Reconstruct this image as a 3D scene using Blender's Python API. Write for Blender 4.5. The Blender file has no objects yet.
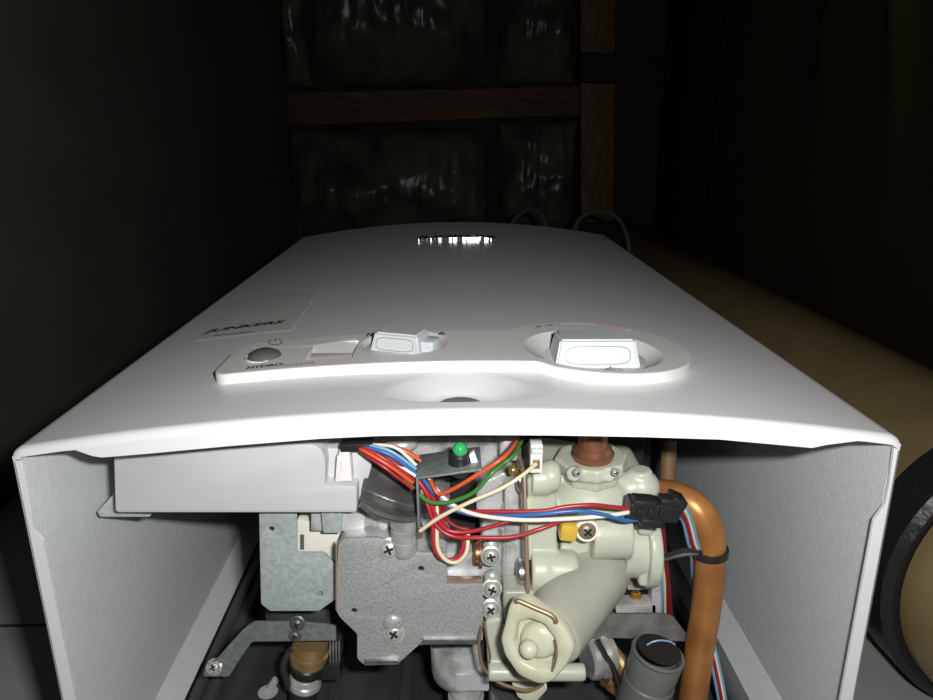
import bpy, bmesh, math, random
from mathutils import Vector, Matrix, noise
random.seed(4)
S = bpy.context.scene
C = S.collection
# Geometry is written in a working frame: x = right, y = up the wall (real vertical), z = out of the wall.
# W() turns it into Blender's frame, where real vertical is Z.
H = 1.45
def W(p): return Vector((p[0], -p[2], p[1] + H))

# ------------------------------------------------------------------ camera
F = 727.0
PIT = math.atan(221 / F); YAW = math.atan(15 / F) * math.cos(PIT); ROL = math.radians(-.3)
fw = Vector((math.sin(YAW) * math.cos(PIT), math.cos(YAW) * math.cos(PIT), -math.sin(PIT)))
r0 = Vector((math.cos(YAW), -math.sin(YAW), 0)); u0 = r0.cross(fw)
rt = r0 * math.cos(ROL) + u0 * math.sin(ROL); up = rt.cross(fw)
def ray(px, py): return fw + rt * ((px - 466.5) / F) - up * ((py - 350) / F)
def P(px, py, y):
    d = ray(px, py); return d * (y / d.y)
def Q(px, py, z):
    d = ray(px, py); return d * (z / d.z)
def D(v): o = W(v) - W((0, 0, 0)); return o
cam = bpy.data.cameras.new('camera'); cam.sensor_width = 36; cam.lens = 36 * F / 933
cam.clip_start = .01
co = bpy.data.objects.new('camera', cam); C.objects.link(co)
a, b, c = D(rt), D(up), -D(fw)
co.matrix_world = Matrix(((a.x, b.x, c.x, 0), (a.y, b.y, c.y, 0), (a.z, b.z, c.z, H), (0, 0, 0, 1)))
S.camera = co

# ------------------------------------------------------------------ light
w = bpy.data.worlds.new('dark_room'); S.world = w; w.use_nodes = True
w.node_tree.nodes['Background'].inputs[0].default_value = (.8, .85, 1, 1)
w.node_tree.nodes['Background'].inputs[1].default_value = .006
fl = bpy.data.lights.new('camera_flash', 'AREA'); fl.shape = 'RECTANGLE'; fl.size = .018; fl.size_y = .008
fl.energy = 1.38; fl.color = (1, .985, .96)
fo = bpy.data.objects.new('camera_flash', fl); C.objects.link(fo)
fp = Vector((.029, -.004, .018))
a = D(Vector((.999, -.03, 0)).normalized()); c = -D(Vector((-.03, .965, -.26)).normalized()); b = c.cross(a).normalized(); a = b.cross(c)
fo.matrix_world = Matrix(((a.x, b.x, c.x, W(fp).x), (a.y, b.y, c.y, W(fp).y), (a.z, b.z, c.z, W(fp).z), (0, 0, 0, 1)))
S.view_settings.view_transform = 'Standard'; S.view_settings.look = 'None'
S.view_settings.exposure = 0; S.view_settings.gamma = 1; S.view_settings.use_curve_mapping = False

# ------------------------------------------------------------------ materials
def mat(name, col, rough=.5, metal=0, col2=None, ns=40, bump=0, bs=None, spec=.5, sss=0, trans=0, stretch=None, coat=0, contrast=(.35, .65)):
    m = bpy.data.materials.new(name); m.use_nodes = True
    nt = m.node_tree; bs_ = nt.nodes['Principled BSDF']
    I = bs_.inputs
    I['Base Color'].default_value = (*col, 1); I['Roughness'].default_value = rough; I['Metallic'].default_value = metal
    I['Specular IOR Level'].default_value = spec
    if coat: I['Coat Weight'].default_value = coat; I['Coat Roughness'].default_value = .08
    if sss:
        I['Subsurface Weight'].default_value = sss; I['Subsurface Radius'].default_value = (1, 1, .8); I['Subsurface Scale'].default_value = .004
    if trans: I['Transmission Weight'].default_value = trans
    tc = nt.nodes.new('ShaderNodeTexCoord'); mp = nt.nodes.new('ShaderNodeMapping')
    if stretch: mp.inputs['Scale'].default_value = stretch
    nt.links.new(tc.outputs['Object'], mp.inputs['Vector'])
    n = nt.nodes.new('ShaderNodeTexNoise'); n.inputs['Scale'].default_value = ns; n.inputs['Detail'].default_value = 5
    nt.links.new(mp.outputs[0], n.inputs['Vector'])
    if col2 is None: col2 = tuple(x * .93 for x in col)
    r = nt.nodes.new('ShaderNodeValToRGB')
    r.color_ramp.elements[0].position = contrast[0]; r.color_ramp.elements[1].position = contrast[1]
    r.color_ramp.elements[0].color = (*col2, 1); r.color_ramp.elements[1].color = (*col, 1)
    nt.links.new(n.outputs[0], r.inputs[0]); nt.links.new(r.outputs[0], I['Base Color'])
    if bump:
        n2 = nt.nodes.new('ShaderNodeTexNoise'); n2.inputs['Scale'].default_value = bs or ns; n2.inputs['Detail'].default_value = 3
        nt.links.new(mp.outputs[0], n2.inputs['Vector'])
        bm = nt.nodes.new('ShaderNodeBump'); bm.inputs['Strength'].default_value = bump; bm.inputs['Distance'].default_value = .001
        nt.links.new(n2.outputs[0], bm.inputs['Height']); nt.links.new(bm.outputs[0], I['Normal'])
    return m
M = {}
M['enamel'] = mat('white_enamel', (.78, .78, .79), .27, col2=(.755, .755, .765), ns=9, spec=.4)
M['enamel_in'] = mat('inner_enamel', (.74, .77, .80), .42, col2=(.69, .72, .75), ns=300, bump=.15, bs=900)
M['plastic'] = mat('white_plastic', (.78, .77, .76), .38)
M['cream'] = mat('cream_plastic', (.82, .80, .72), .4)
M['knobw'] = mat('knob_plastic', (.58, .62, .64), .35)
M['greybtn'] = mat('grey_button', (.11, .11, .10), .3)
M['box'] = mat('pale_grey_plastic', (.55, .55, .57), .42, col2=(.50, .50, .52), ns=25)
M['window'] = mat('smoked_window', (.02, .04, .065), .35, spec=.2)
M['ink'] = mat('dark_ink', (.03, .03, .035), .5)
M['inkg'] = mat('grey_ink', (.25, .25, .26), .5)
M['inkl'] = mat('faint_grey_ink', (.30, .30, .30), .5)
M['inkr'] = mat('red_ink', (.55, .08, .07), .5)
M['inkb'] = mat('blue_ink', (.05, .07, .3), .5)
M['stick'] = mat('clear_sticker', (.74, .74, .72), .3)
M['chrome'] = mat('chrome', (.85, .85, .86), .15, 1)
M['galv'] = mat('galvanised_steel', (.50, .57, .565), .45, .3, (.39, .45, .445), 420, .12, 700)
M['galv2'] = mat('spangled_steel', (.45, .455, .46), .42, .3, (.30, .305, .31), 900, .15, 900, contrast=(.3, .6))
M['edge'] = mat('raw_steel_edge', (.50, .38, .28), .35, .6)
M['satin'] = mat('satin_cast_metal', (.60, .60, .58), .28, .55, (.38, .37, .35), 120, contrast=(.33, .52))
M['valveg'] = mat('dull_milky_plastic', (.41, .42, .355), .36, col2=(.35, .355, .30), ns=45, sss=.2, bump=.1, bs=250)
M['clip'] = mat('brown_spring_wire', (.30, .21, .14), .45, .5)
M['dull'] = mat('tarnished_screw', (.26, .20, .15), .4, .3)
M['yel'] = mat('yellow_cap', (.80, .52, .08), .3, .2)
M['alu'] = mat('cast_aluminium', (.60, .61, .61), .38, .35, (.33, .33, .32), 95, .3, 500, contrast=(.33, .52))
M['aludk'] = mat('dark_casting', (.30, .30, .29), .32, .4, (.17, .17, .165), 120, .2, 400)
M['zinc'] = mat('zinc_screw', (.62, .65, .61), .32, .45, (.5, .52, .48), 400)
M['steel'] = mat('steel', (.5, .5, .52), .3, .9, (.35, .35, .37), 200)
M['black'] = mat('black_plastic', (.018, .018, .02), .4)
M['rubber'] = mat('black_rubber', (.025, .025, .027), .55, bump=.5, bs=300)
M['slot'] = mat('hollow_shade', (.012, .01, .01), .8)  # near black that stands in for shade in holes, gaps and recesses
M['valve'] = mat('milky_green_plastic', (.50, .53, .44), .36, col2=(.45, .48, .39), ns=60, sss=.2, bump=.1, bs=300)
M['valve2'] = mat('milky_cream_plastic', (.58, .59, .46), .36, col2=(.52, .52, .38), ns=60, sss=.2)
M['copper'] = mat('aged_copper_pipe', (.50, .22, .065), .38, .35, (.34, .135, .04), 55, .1, 200)
M['copperb'] = mat('copper_bushing', (.42, .2, .11), .35, .7, (.25, .11, .06), 90)
M['brass'] = mat('brass', (.72, .48, .10), .25, .8, (.6, .36, .07), 150)
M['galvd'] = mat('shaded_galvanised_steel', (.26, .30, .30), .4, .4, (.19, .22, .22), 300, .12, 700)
M['tan'] = mat('tan_fitting', (.42, .28, .12), .4, .5, (.30, .19, .08), 120)
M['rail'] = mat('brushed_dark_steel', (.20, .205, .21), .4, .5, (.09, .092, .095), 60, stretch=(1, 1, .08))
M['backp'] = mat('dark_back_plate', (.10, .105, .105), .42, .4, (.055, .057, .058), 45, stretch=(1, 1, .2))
M['hose'] = mat('grey_hose_plastic', (.14, .145, .135), .5, col2=(.115, .12, .11))
M['blue'] = mat('blue_wire', (.035, .14, .40), .35)
M['bluel'] = mat('pale_blue_wire', (.20, .38, .54), .35)
M['red'] = mat('red_wire', (.38, .022, .028), .33)
M['dred'] = mat('dark_red_wire', (.20, .012, .02), .35)
M['orange'] = mat('orange_wire', (.62, .10, .035), .35)
M['green'] = mat('green_wire', (.045, .19, .03), .35)
M['creamw'] = mat('cream_wire', (.70, .60, .42), .4)
M['whitew'] = mat('white_wire', (.80, .76, .68), .4)
M['blackw'] = mat('black_wire', (.02, .02, .025), .35)
M['lens'] = mat('green_lens', (.03, .42, .12), .08, coat=1)
M['tile'] = mat('grey_wall_tile', (.52, .52, .52), .35, col2=(.46, .46, .46), ns=12)
M['grout'] = mat('grout', (.09, .085, .08), .8)
M['wallL'] = mat('dark_plaster', (.115, .120, .095), .75, col2=(.095, .10, .08), ns=8)
M['wallR'] = mat('dark_back_wall', (.012, .012, .011), .8)
M['tarp'] = mat('olive_tarp', (.095, .088, .030), .6, col2=(.080, .072, .022), ns=6)
M['ceil'] = mat('dark_ceiling', (.02, .02, .018), .8)
M['wood'] = mat('pine_batten', (.16, .088, .035), .65, col2=(.085, .045, .017), ns=14, stretch=(1, 6, 6))
M['woodv'] = mat('pine_post', (.20, .105, .045), .65, col2=(.11, .055, .024), ns=14, stretch=(6, 1, 6))
M['tank'] = mat('beige_painted_tank', (.33, .25, .125), .42, col2=(.27, .205, .095), ns=18, bump=.3, bs=160)
M['strap'] = mat('black_ribbed_band', (.022, .022, .024), .4, bump=.8, bs=180)
M['cable'] = mat('grey_cable', (.045, .045, .045), .35)
M['copperdim'] = mat('dimmed_copper_pipe', (.20, .12, .06), .6)  # copper of the rear pipe, its dimness put into the colour

def foil_mat():
    m = mat('plastic_film_over_wool', (.15, .15, .115), .31, col2=(.05, .052, .042), ns=9)
    nt = m.node_tree; I = nt.nodes['Principled BSDF'].inputs
    I['Specular IOR Level'].default_value = .6
    tc = nt.nodes['Texture Coordinate']
    mp = nt.nodes.new('ShaderNodeMapping'); mp.inputs['Scale'].default_value = (9, 3.5, 3.5)
    nt.links.new(tc.outputs['Object'], mp.inputs['Vector'])
    n = nt.nodes.new('ShaderNodeTexNoise'); n.inputs['Scale'].default_value = 1.6; n.inputs['Detail'].default_value = 6; n.inputs['Distortion'].default_value = .9
    nt.links.new(mp.outputs[0], n.inputs['Vector'])
    bp = nt.nodes.new('ShaderNodeBump'); bp.inputs['Strength'].default_value = .40; bp.inputs['Distance'].default_value = .012
    nt.links.new(n.outputs[0], bp.inputs['Height']); nt.links.new(bp.outputs[0], I['Normal'])
    return m
M['foil'] = foil_mat()

# ------------------------------------------------------------------ object helpers
ROOTS = []
def tag(o, label=None, cat=None, group=None, kind=None):
    if label: o['label'] = label
    if cat: o['category'] = cat
    if group: o['group'] = group
    if kind: o['kind'] = kind
    if o not in ROOTS and o.parent is None: ROOTS.append(o)
    return o
def thing(name, label, cat, group=None):
    o = bpy.data.objects.new(name, None); C.objects.link(o); o.empty_display_size = .01
    return tag(o, label, cat, group)

def frame(axis):
    z = Vector(axis).normalized()
    x = z.orthogonal().normalized() if abs(z.x) > .9 else Vector((1, 0, 0)).cross(z).normalized()
    return x, z.cross(x), z

class B:
    def __init__(s): s.bm = bmesh.new()
    def box(s, lo, hi, bev=0, seg=2):
        return s.obox([(lo[i] + hi[i]) / 2 for i in range(3)], [abs(hi[i] - lo[i]) for i in range(3)], None, bev, seg)
    def obox(s, c, size, rot=None, bev=0, seg=2):
        t = bmesh.new(); bmesh.ops.create_cube(t, size=1)
        bmesh.ops.scale(t, vec=Vector(size), verts=t.verts)
        if bev: bmesh.ops.bevel(t, geom=list(t.edges), offset=bev, segments=seg, affect='EDGES', profile=.5)
        mt = Matrix.Translation(Vector(c)) @ (rot.to_4x4() if rot else Matrix.Identity(4))
        bmesh.ops.transform(t, matrix=mt, verts=t.verts); return s.add(t)
    def add(s, t):
        me = bpy.data.meshes.new('tmp'); t.to_mesh(me); t.free(); s.bm.from_mesh(me); bpy.data.meshes.remove(me); return s
    def lathe(s, o, axis, prof, seg=32, cap=True):
        o = Vector(o); x, y, z = frame(axis); bm = s.bm; rings = []
        for t, r in prof:
            if r < 1e-6: rings.append([bm.verts.new(o + z * t)]); continue
            rings.append([bm.verts.new(o + z * t + (x * math.cos(k * 2 * math.pi / seg) + y * math.sin(k * 2 * math.pi / seg)) * r) for k in range(seg)])
        for A, Bq in zip(rings, rings[1:]):
            for k in range(seg):
                j = (k + 1) % seg
                if len(A) == 1 and len(Bq) == 1: continue
                if len(A) == 1: bm.faces.new((A[0], Bq[k], Bq[j]))
                elif len(Bq) == 1: bm.faces.new((A[j], A[k], Bq[0]))
                else: bm.faces.new((A[k], Bq[k], Bq[j], A[j]))
        if cap:
            if len(rings[0]) > 1: bm.faces.new(rings[0])
            if len(rings[-1]) > 1: bm.faces.new(list(reversed(rings[-1])))
        return s
    def cyl(s, a, b, r, r2=None, seg=32, bev=0):
        a = Vector(a); b = Vector(b); L = (b - a).length; r2 = r if r2 is None else r2
        if bev: pr = [(0, r - bev), (bev * .3, r - bev * .3), (bev, r), (L - bev, r2), (L - bev * .3, r2 - bev * .3), (L, r2 - bev)]
        else: pr = [(0, r), (L, r2)]
        return s.lathe(a, b - a, pr, seg)
    def ball(s, c, r, sc=(1, 1, 1), seg=24):
        t = bmesh.new(); bmesh.ops.create_uvsphere(t, u_segments=seg, v_segments=seg // 2, radius=r)
        bmesh.ops.scale(t, vec=Vector(sc), verts=t.verts); bmesh.ops.translate(t, vec=Vector(c), verts=t.verts); return s.add(t)
    def torus(s, c, axis, R, r, seg=36, sg=10):
        x, y, z = frame(axis); c = Vector(c); rows = []
        for k in range(seg):
            a = k * 2 * math.pi / seg; d = x * math.cos(a) + y * math.sin(a)
            rows.append([s.bm.verts.new(c + d * (R + r * math.cos(q * 2 * math.pi / sg)) + z * r * math.sin(q * 2 * math.pi / sg)) for q in range(sg)])
        for k in range(seg):
            A = rows[k]; Bq = rows[(k + 1) % seg]
            for q in range(sg): s.bm.faces.new((A[q], Bq[q], Bq[(q + 1) % sg], A[(q + 1) % sg]))
        return s
    def tube(s, pts, r, seg=10, n=8, flat=1):
        pts = [Vector(p) for p in pts]; Pq = [pts[0] * 2 - pts[1]] + pts + [pts[-1] * 2 - pts[-2]]; path = []
        for i in range(1, len(Pq) - 2):
            for k in range(n):
                t = k / n; p0, p1, p2, p3 = Pq[i - 1:i + 3]
                path.append(.5 * ((2 * p1) + (p2 - p0) * t + (2 * p0 - 5 * p1 + 4 * p2 - p3) * t * t + (-p0 + 3 * p1 - 3 * p2 + p3) * t ** 3))
        path.append(pts[-1])
        nrm = None; rings = []
        for i, p in enumerate(path):
            t = (path[min(i + 1, len(path) - 1)] - path[max(i - 1, 0)]).normalized()
            nrm = (t.orthogonal() if nrm is None else nrm - t * nrm.dot(t)).normalized(); bn = t.cross(nrm)
            rings.append([s.bm.verts.new(p + (nrm * math.cos(k * 2 * math.pi / seg) + bn * math.sin(k * 2 * math.pi / seg) * flat) * r) for k in range(seg)])
        for A, Bq in zip(rings, rings[1:]):
            for k in range(seg): s.bm.faces.new((A[k], A[(k + 1) % seg], Bq[(k + 1) % seg], Bq[k]))
        s.bm.faces.new(list(reversed(rings[0]))); s.bm.faces.new(rings[-1]); return s
    def plate(s, pix, y, th, rnd=.001, holes=(), bev=.0002, dy=None):
        """sheet facing down the wall: outline from points at depth y, extruded upwards by th"""
        poly = [P(px, py, y) for px, py in pix]
        poly = fillet([(p.x, p.z) for p in poly], rnd)
        cu = bpy.data.curves.new('t', 'CURVE'); cu.dimensions = '2D'; cu.fill_mode = 'BOTH'
        cu.extrude = max(th / 2 - bev, 1e-5); cu.bevel_depth = bev; cu.bevel_resolution = 1; cu.offset = -bev
        def spl(pp):
            sp = cu.splines.new('POLY'); sp.points.add(len(pp) - 1); sp.use_cyclic_u = True
            for q, v in zip(sp.points, pp): q.co = (v[0], v[1], 0, 1)
        spl(poly)
        for hx, hy, hr in holes:
            h = P(hx, hy, y); spl([(h.x + hr * math.cos(k * math.pi / 8), h.z + hr * math.sin(k * math.pi / 8)) for k in range(16)])
        ob = bpy.data.objects.new('t', cu); C.objects.link(ob)
        dg = bpy.context.evaluated_depsgraph_get(); me = bpy.data.meshes.new_from_object(ob.evaluated_get(dg))
        me.transform(Matrix(((1, 0, 0, 0), (0, 0, 1, y + th / 2), (0, 1, 0, 0), (0, 0, 0, 1))))
        s.bm.from_mesh(me); bpy.data.objects.remove(ob); bpy.data.curves.remove(cu); bpy.data.meshes.remove(me)
        bmesh.ops.remove_doubles(s.bm, verts=s.bm.verts, dist=1e-6)
        return s
    def build(s, name, m, parent=None, ang=35, remesh=0, smooth=0, flat=False):
        if not remesh: bmesh.ops.recalc_face_normals(s.bm, faces=s.bm.faces)
        me = bpy.data.meshes.new(name); s.bm.to_mesh(me); s.bm.free()
        if remesh:
            t = bpy.data.objects.new('t', me); C.objects.link(t)
            q = t.modifiers.new('r', 'REMESH'); q.mode = 'VOXEL'; q.voxel_size = remesh
            q = t.modifiers.new('s', 'SMOOTH'); q.iterations = smooth; q.factor = .5
            dg = bpy.context.evaluated_depsgraph_get(); m2 = bpy.data.meshes.new_from_object(t.evaluated_get(dg))
            bpy.data.objects.remove(t); bpy.data.meshes.remove(me); me = m2; me.name = name
        for v in me.vertices: v.co = W(v.co)
        me.materials.clear(); me.materials.append(M[m] if isinstance(m, str) else m)
        if not flat:
            me.polygons.foreach_set('use_smooth', [True] * len(me.polygons))
            if not remesh: me.set_sharp_from_angle(angle=math.radians(ang))
        me.update()
        o = bpy.data.objects.new(name, me); C.objects.link(o)
        if parent: o.parent = parent
        return o

def fillet(pts, r, n=4):
    if r <= 0: return pts
    out = []; N = len(pts)
    for i in range(N):
        p = Vector(pts[i]); a = Vector(pts[i - 1]) - p; b = Vector(pts[(i + 1) % N]) - p
        k = min(r, a.length * .45, b.length * .45)
        A = p + a.normalized() * k; Bq = p + b.normalized() * k
        for j in range(n + 1):
            t = j / n; q = A * (1 - t) ** 2 + p * 2 * t * (1 - t) + Bq * t * t; out.append((q.x, q.y))
    return out

def screw(parent, c, r, axis=(0, -1, .25), m='zinc', rot=.3, name='screw', washer=True, depth=.004):
    """cross-head screw: head looks along axis"""
    c = Vector(c); ax = Vector(axis).normalized()
    s = B()
    if washer: s.lathe(c - ax * .0012, ax, [(0, r * 1.28), (.0008, r * 1.28), (.0011, r * 1.15)], 24)
    s.lathe(c, ax, [(-depth, r * .5), (-.0005, r * .6), (-.0004, r * .93), (.0002, r), (.0012, r * .85), (.0018, r * .45), (.0019, 0)], 24)
    o = s.build(name, m, parent, 50)
    x, y, z = frame(ax); t = B()
    for q in (rot, rot + math.pi / 2):
        d = x * math.cos(q) + y * math.sin(q)
        R = Matrix((d, z.cross(d), z)).transposed()
        t.obox(c + ax * .0017, (r * 1.05, r * .26, .0009), R)
    t.build('cross_recess', 'slot', o)
    return o

# ================================================================== SETTING
ZW = -.338     # tiled wall the heater hangs on
CY = 2.0      # ceiling height above the lens
XL, XR = -.425, .56
s = B(); s.box((XL, -.6, ZW - .05), (XR + .3, CY + .1, ZW)); tag(s.build('wall_back', 'tile'), kind='structure')
s = B()
for k in (.13, .43, .73, 1.03): s.box((XL, k + .015, ZW), (XR, k + .018, ZW + .0004))
s.box((.0, -.5, ZW), (.003, CY, ZW + .0004))
tag(s.build('trim_1', 'grout'), kind='structure')
s = B(); s.box((XL - .05, -.6, ZW - .05), (XL, CY + .1, 1.6)); tag(s.build('wall_left', 'wallL'), kind='structure')
s = B(); s.box((XR, -.6, ZW - .05), (XR + .05, CY + .1, 1.6)); tag(s.build('wall_right', 'wallR'), kind='structure')
s = B(); s.box((XL - .05, CY + .02, ZW - .05), (XR + .05, CY + .1, 1.6)); tag(s.build('ceiling', 'ceil'), kind='structure')

# insulation pillows between battens
def pillow(x0, x1, y0, y1, dep, seed, label, lean=0, q=3.2):
    A = P(x0, y1, CY); Bq = P(x1, y0, CY)
    nx, nz = 110, 90; s = B(); bm = s.bm; g = []
    for i in range(nx + 1):
        row = []
        for j in range(nz + 1):
            u, v = i / nx, j / nz
            x = A.x + (Bq.x - A.x) * u; z = A.z + (Bq.z - A.z) * v
            e = (1 - abs(2 * u - 1) ** q) ** .6 * (1 - abs(2 * v - 1) ** 2.2) ** .7
            nz1 = noise.noise(Vector((x * 6 + seed, z * 7, seed))) * .35
            cr = noise.noise(Vector((x * 48, z * 9 + seed, seed * 2))) * .007 + noise.noise(Vector((x * 90, z * 14, seed))) * .0015
            cr += .006 * noise.noise(Vector((x * 30, z * 30, seed)))
            h = dep * 1.2 * e * (1 + nz1) + cr * min(1, e * 1.5)
            row.append(bm.verts.new((x, CY + .015 - max(h, 0), z)))
        g.append(row)
    for i in range(nx):
        for j in range(nz): bm.faces.new((g[i][j], g[i + 1][j], g[i + 1][j + 1], g[i][j + 1]))
    bd = [g[i][0] for i in range(nx + 1)] + [g[nx][j] for j in range(1, nz + 1)] + [g[i][nz] for i in range(nx - 1, -1, -1)] + [g[0][j] for j in range(nz - 1, 0, -1)]
    bk = [bm.verts.new((v.co.x, CY + .019, v.co.z)) for v in bd]
    n = len(bd)
    for k in range(n): bm.faces.new((bd[k], bd[(k + 1) % n], bk[(k + 1) % n], bk[k]))
    bm.faces.new(bk)
    tag(s.build('insulation_batt', 'foil', ang=180), label, 'insulation', 'film-wrapped insulation between the ceiling battens')
pillow(314, 489, -70, 84, .10, 1.3, 'plastic-wrapped insulation bulge above the horizontal batten, wide crinkled highlight')
pillow(499, 578, -60, 83, .07, 4.1, 'narrow plastic-wrapped insulation bulge above the batten, beside the upright post')
pillow(296, 489, 129, 240, .10, 7.7, 'wide plastic-wrapped insulation bulge below the horizontal batten')
pillow(499, 578, 121, 232, .07, 2.9, 'narrow plastic-wrapped insulation bulge below the batten, left of the post')
pillow(286, 303, -40, 86, .05, 5.5, 'crumpled strip of plastic-wrapped insulation along the dark left wall')

def slab(pix, y, th, name, m, label, cat, group=None):
    s = B(); s.plate(pix, y, th, .002, bev=.002); return tag(s.build(name, m), label, cat, group)
slab([(287, 93), (580, 86), (580, 115), (287, 126)], CY - .025, .045, 'wooden_batten', 'wood', 'brown horizontal wooden ceiling batten between the insulation bulges', 'batten')
slab([(581, -40), (616, -40), (615, 54), (581, 52)], CY - .035, .05, 'wooden_post', 'woodv', 'upper piece of upright reddish timber above the dark beam', 'timber post')
slab([(581, 83), (615, 83), (614, 222), (581, 222)], CY - .035, .05, 'wooden_post', 'woodv', 'lower lit piece of upright timber beneath the dark beam', 'timber post')
slab([(580, 54), (700, 50), (700, 80), (580, 82)], CY - .045, .06, 'dark_beam', 'wallR', 'black crossbeam passing over the upright timber', 'beam')

# tarp on the right wall
s = B(); bm = s.bm; g = []
for i in range(121):
    row = []
    for j in range(41):
        y = .35 + 1.2 * i / 120; z = -.30 + .95 * j / 40
        yf = .93; fold = .020 * math.exp(-((y - yf - .02 * math.sin(z * 6)) / .018) ** 2) + .012 * math.exp(-((y - 1.12) / .03) ** 2)
        fold *= min(1, max(0, (z + .04) * 5))
        x = XR - .012 - fold - .004 * math.sin(y * 14) - .006 * noise.noise(Vector((y * 5, z * 5, 3)))
        row.append(bm.verts.new((x, y, z)))
    g.append(row)
for i in range(120):
    for j in range(40): bm.faces.new((g[i][j], g[i + 1][j], g[i + 1][j + 1], g[i][j + 1]))
bmesh.ops.solidify(bm, geom=list(bm.faces), thickness=-.003)
tag(s.build('tarpaulin', 'tarp', ang=180), 'dark olive tarpaulin hanging on the right wall with one pointed fold', 'tarpaulin')

# cables behind the heater
for pts, lb in (([(574, 262, 1.0), (575, 240, 1.0), (576, 226, 1.0), (583, 216, 1.0), (598, 211, 1.0), (612, 214, 1.0), (622, 224, 1.0), (628, 240, 1.0), (630, 262, 1.0), (632, 300, 1.0)], 'thin grey cable looping up right behind the far end of the white cover'),
                ([(505, 262, 1.1), (508, 232, 1.1), (520, 214, 1.1), (532, 209, 1.1), (541, 214, 1.1), (546, 226, 1.1), (548, 240, 1.1), (548, 262, 1.1)], 'dim thin cable curving behind the middle of the far cover edge')):
    pp = [P(*p) for p in pts]; s = B(); s.tube([Vector((pp[0].x, pp[0].y, ZW + .002))] + pp + [Vector((pp[-1].x, pp[-1].y, ZW + .002))], .0035); tag(s.build('cable', 'cable'), lb, 'cable')

# ================================================================== TANK
TX, TZ, TY, TR = .334, -.248, .350, .077
t = thing('cylindrical_tank', 'beige painted cylindrical tank standing to the right of the white heater', 'tank')
s = B(); s.lathe((TX, TY - .008, TZ), (0, 1, 0), [(-.064, 0), (-.061, .022), (-.053, .044), (-.040, .063), (-.022, .077), (-.006, .0835), (.004, .0835), (.01, TR), (1.1, TR), (1.13, .06), (1.14, 0)], 96)
s.build('tank_body', 'tank', t)
s = B(); s.lathe((TX, TY, TZ), (0, 1, 0), [(-.002, TR + .0005), (-.004, .088), (0, .0925), (.026, .0935), (.030, .090), (.032, TR + .0005), (-.002, TR + .0005)], 96, cap=False)
s.build('band', 'strap', t)

# ================================================================== HEATER COVER
X0, X1, XC, HW = -.1496, .1549, .0026, .1522
Y0, Y1 = .227, .745
ZE, ZC, ZB = -.1025, -.0905, -.280
def arch(x):
    u = (x - XC) / HW; return ZC - (ZC - ZE) * u * u
BX, BY, BRX = .0025, .2445, .0275     # scoop with the viewing window
def face(x, y):
    z = arch(x)
    ry = .0240 if y > BY else .0085
    d = math.hypot((x - BX) / BRX, (y - BY) / ry)
    if d < 1: z -= .0050 * min(1, (1 - d) * 1.75) ** 1.15
    return z
hc = thing('water_heater_cover', 'white enamelled front cover of the wall-hung gas water heater', 'heater cover')
s = B(); bm = s.bm
TH = .0012
# front face, wraps round the bottom edge into a flange, sides down to the back
def col_profile(y):  # list of (x, z) across section
    out = []
    R = .0028
    out.append((X0, ZB)); out.append((X0, -.19)); out.append((X0, ZE - R))
    for k in range(1, 5):
        a = math.pi / 2 * k / 5; out.append((X0 + R - R * math.cos(a), ZE - R + R * math.sin(a)))
    n = 150
    for k in range(n + 1):
        x = X0 + R + (X1 - X0 - 2 * R) * k / n; out.append((x, face(x, y)))
    for k in range(4, 0, -1):
        a = math.pi / 2 * k / 5; out.append((X1 - R + R * math.cos(a), ZE - R + R * math.sin(a)))
    out.append((X1, ZE - R)); out.append((X1, -.19)); out.append((X1, ZB)); return out
ys = [Y0 + .003 + k * .0007 for k in range(70)]
y = ys[-1]
while y < Y1 - .02: y += .012; ys.append(y)
ys.append(Y1)
rows = []
# bullnose rows
RB = .003
for a in (0, .33, .66):
    dy = RB * (1 - math.sin(a * math.pi / 2)); dn = RB * (1 - math.cos(a * math.pi / 2))
    pr = col_profile(Y0 + RB); n = len(pr); row = []
    cxm, czm = XC, -.19
    for i, (x, z) in enumerate(pr):
        # inward shrink: sides in x, front in z
        dx = dn * .3 if x < X0 + .003 else (-dn * .3 if x > X1 - .003 else 0)
        dz = -dn if 3 <= i < n - 3 else 0
        row.append(bm.verts.new((x + dx, Y0 + dy * 1.0, z + dz)))
    rows.append(row)
rows = rows[::-1] if False else rows
# order from inner-bottom to face: build by decreasing dn
order = []
for a in (1.0, .66, .33, 0):
    pr = col_profile(Y0 + RB); n = len(pr); row = []
    dn = RB * (1 - math.cos(a * math.pi / 2)); dy = RB * (1 - math.sin(a * math.pi / 2))
    for i, (x, z) in enumerate(pr):
        dx = dn * .3 if x < X0 + .003 else (-dn * .3 if x > X1 - .003 else 0)
        dz = -dn if 3 <= i < n - 3 else 0
        row.append(bm.verts.new((x + dx, Y0 + dy, z + dz)))
    order.append(row)
for row in rows:
    for v in row: bm.verts.remove(v)
allrows = order
for y in ys[1:]:
    yb = .0
    allrows.append([bm.verts.new((x, y - (.02 * ((x - XC) / HW) ** 2 if y > .7 else 0) , z)) for x, z in col_profile(y)])
for A, Bq in zip(allrows, allrows[1:]):
    for k in range(len(A) - 1): bm.faces.new((A[k], A[k + 1], Bq[k + 1], Bq[k]))
# far end closure
last = allrows[-1]; cz = [bm.verts.new((v.co.x, v.co.y, ZB)) for v in last]
for k in range(len(last) - 1):
    if (last[k].co - cz[k].co).length > 1e-5 or (last[k + 1].co - cz[k + 1].co).length > 1e-5:
        try: bm.faces.new((last[k], last[k + 1], cz[k + 1], cz[k]))
        except ValueError: pass
bmesh.ops.remove_doubles(bm, verts=bm.verts, dist=1e-6)
shell = s.build('cover_shell', 'enamel', hc, 60)
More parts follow.
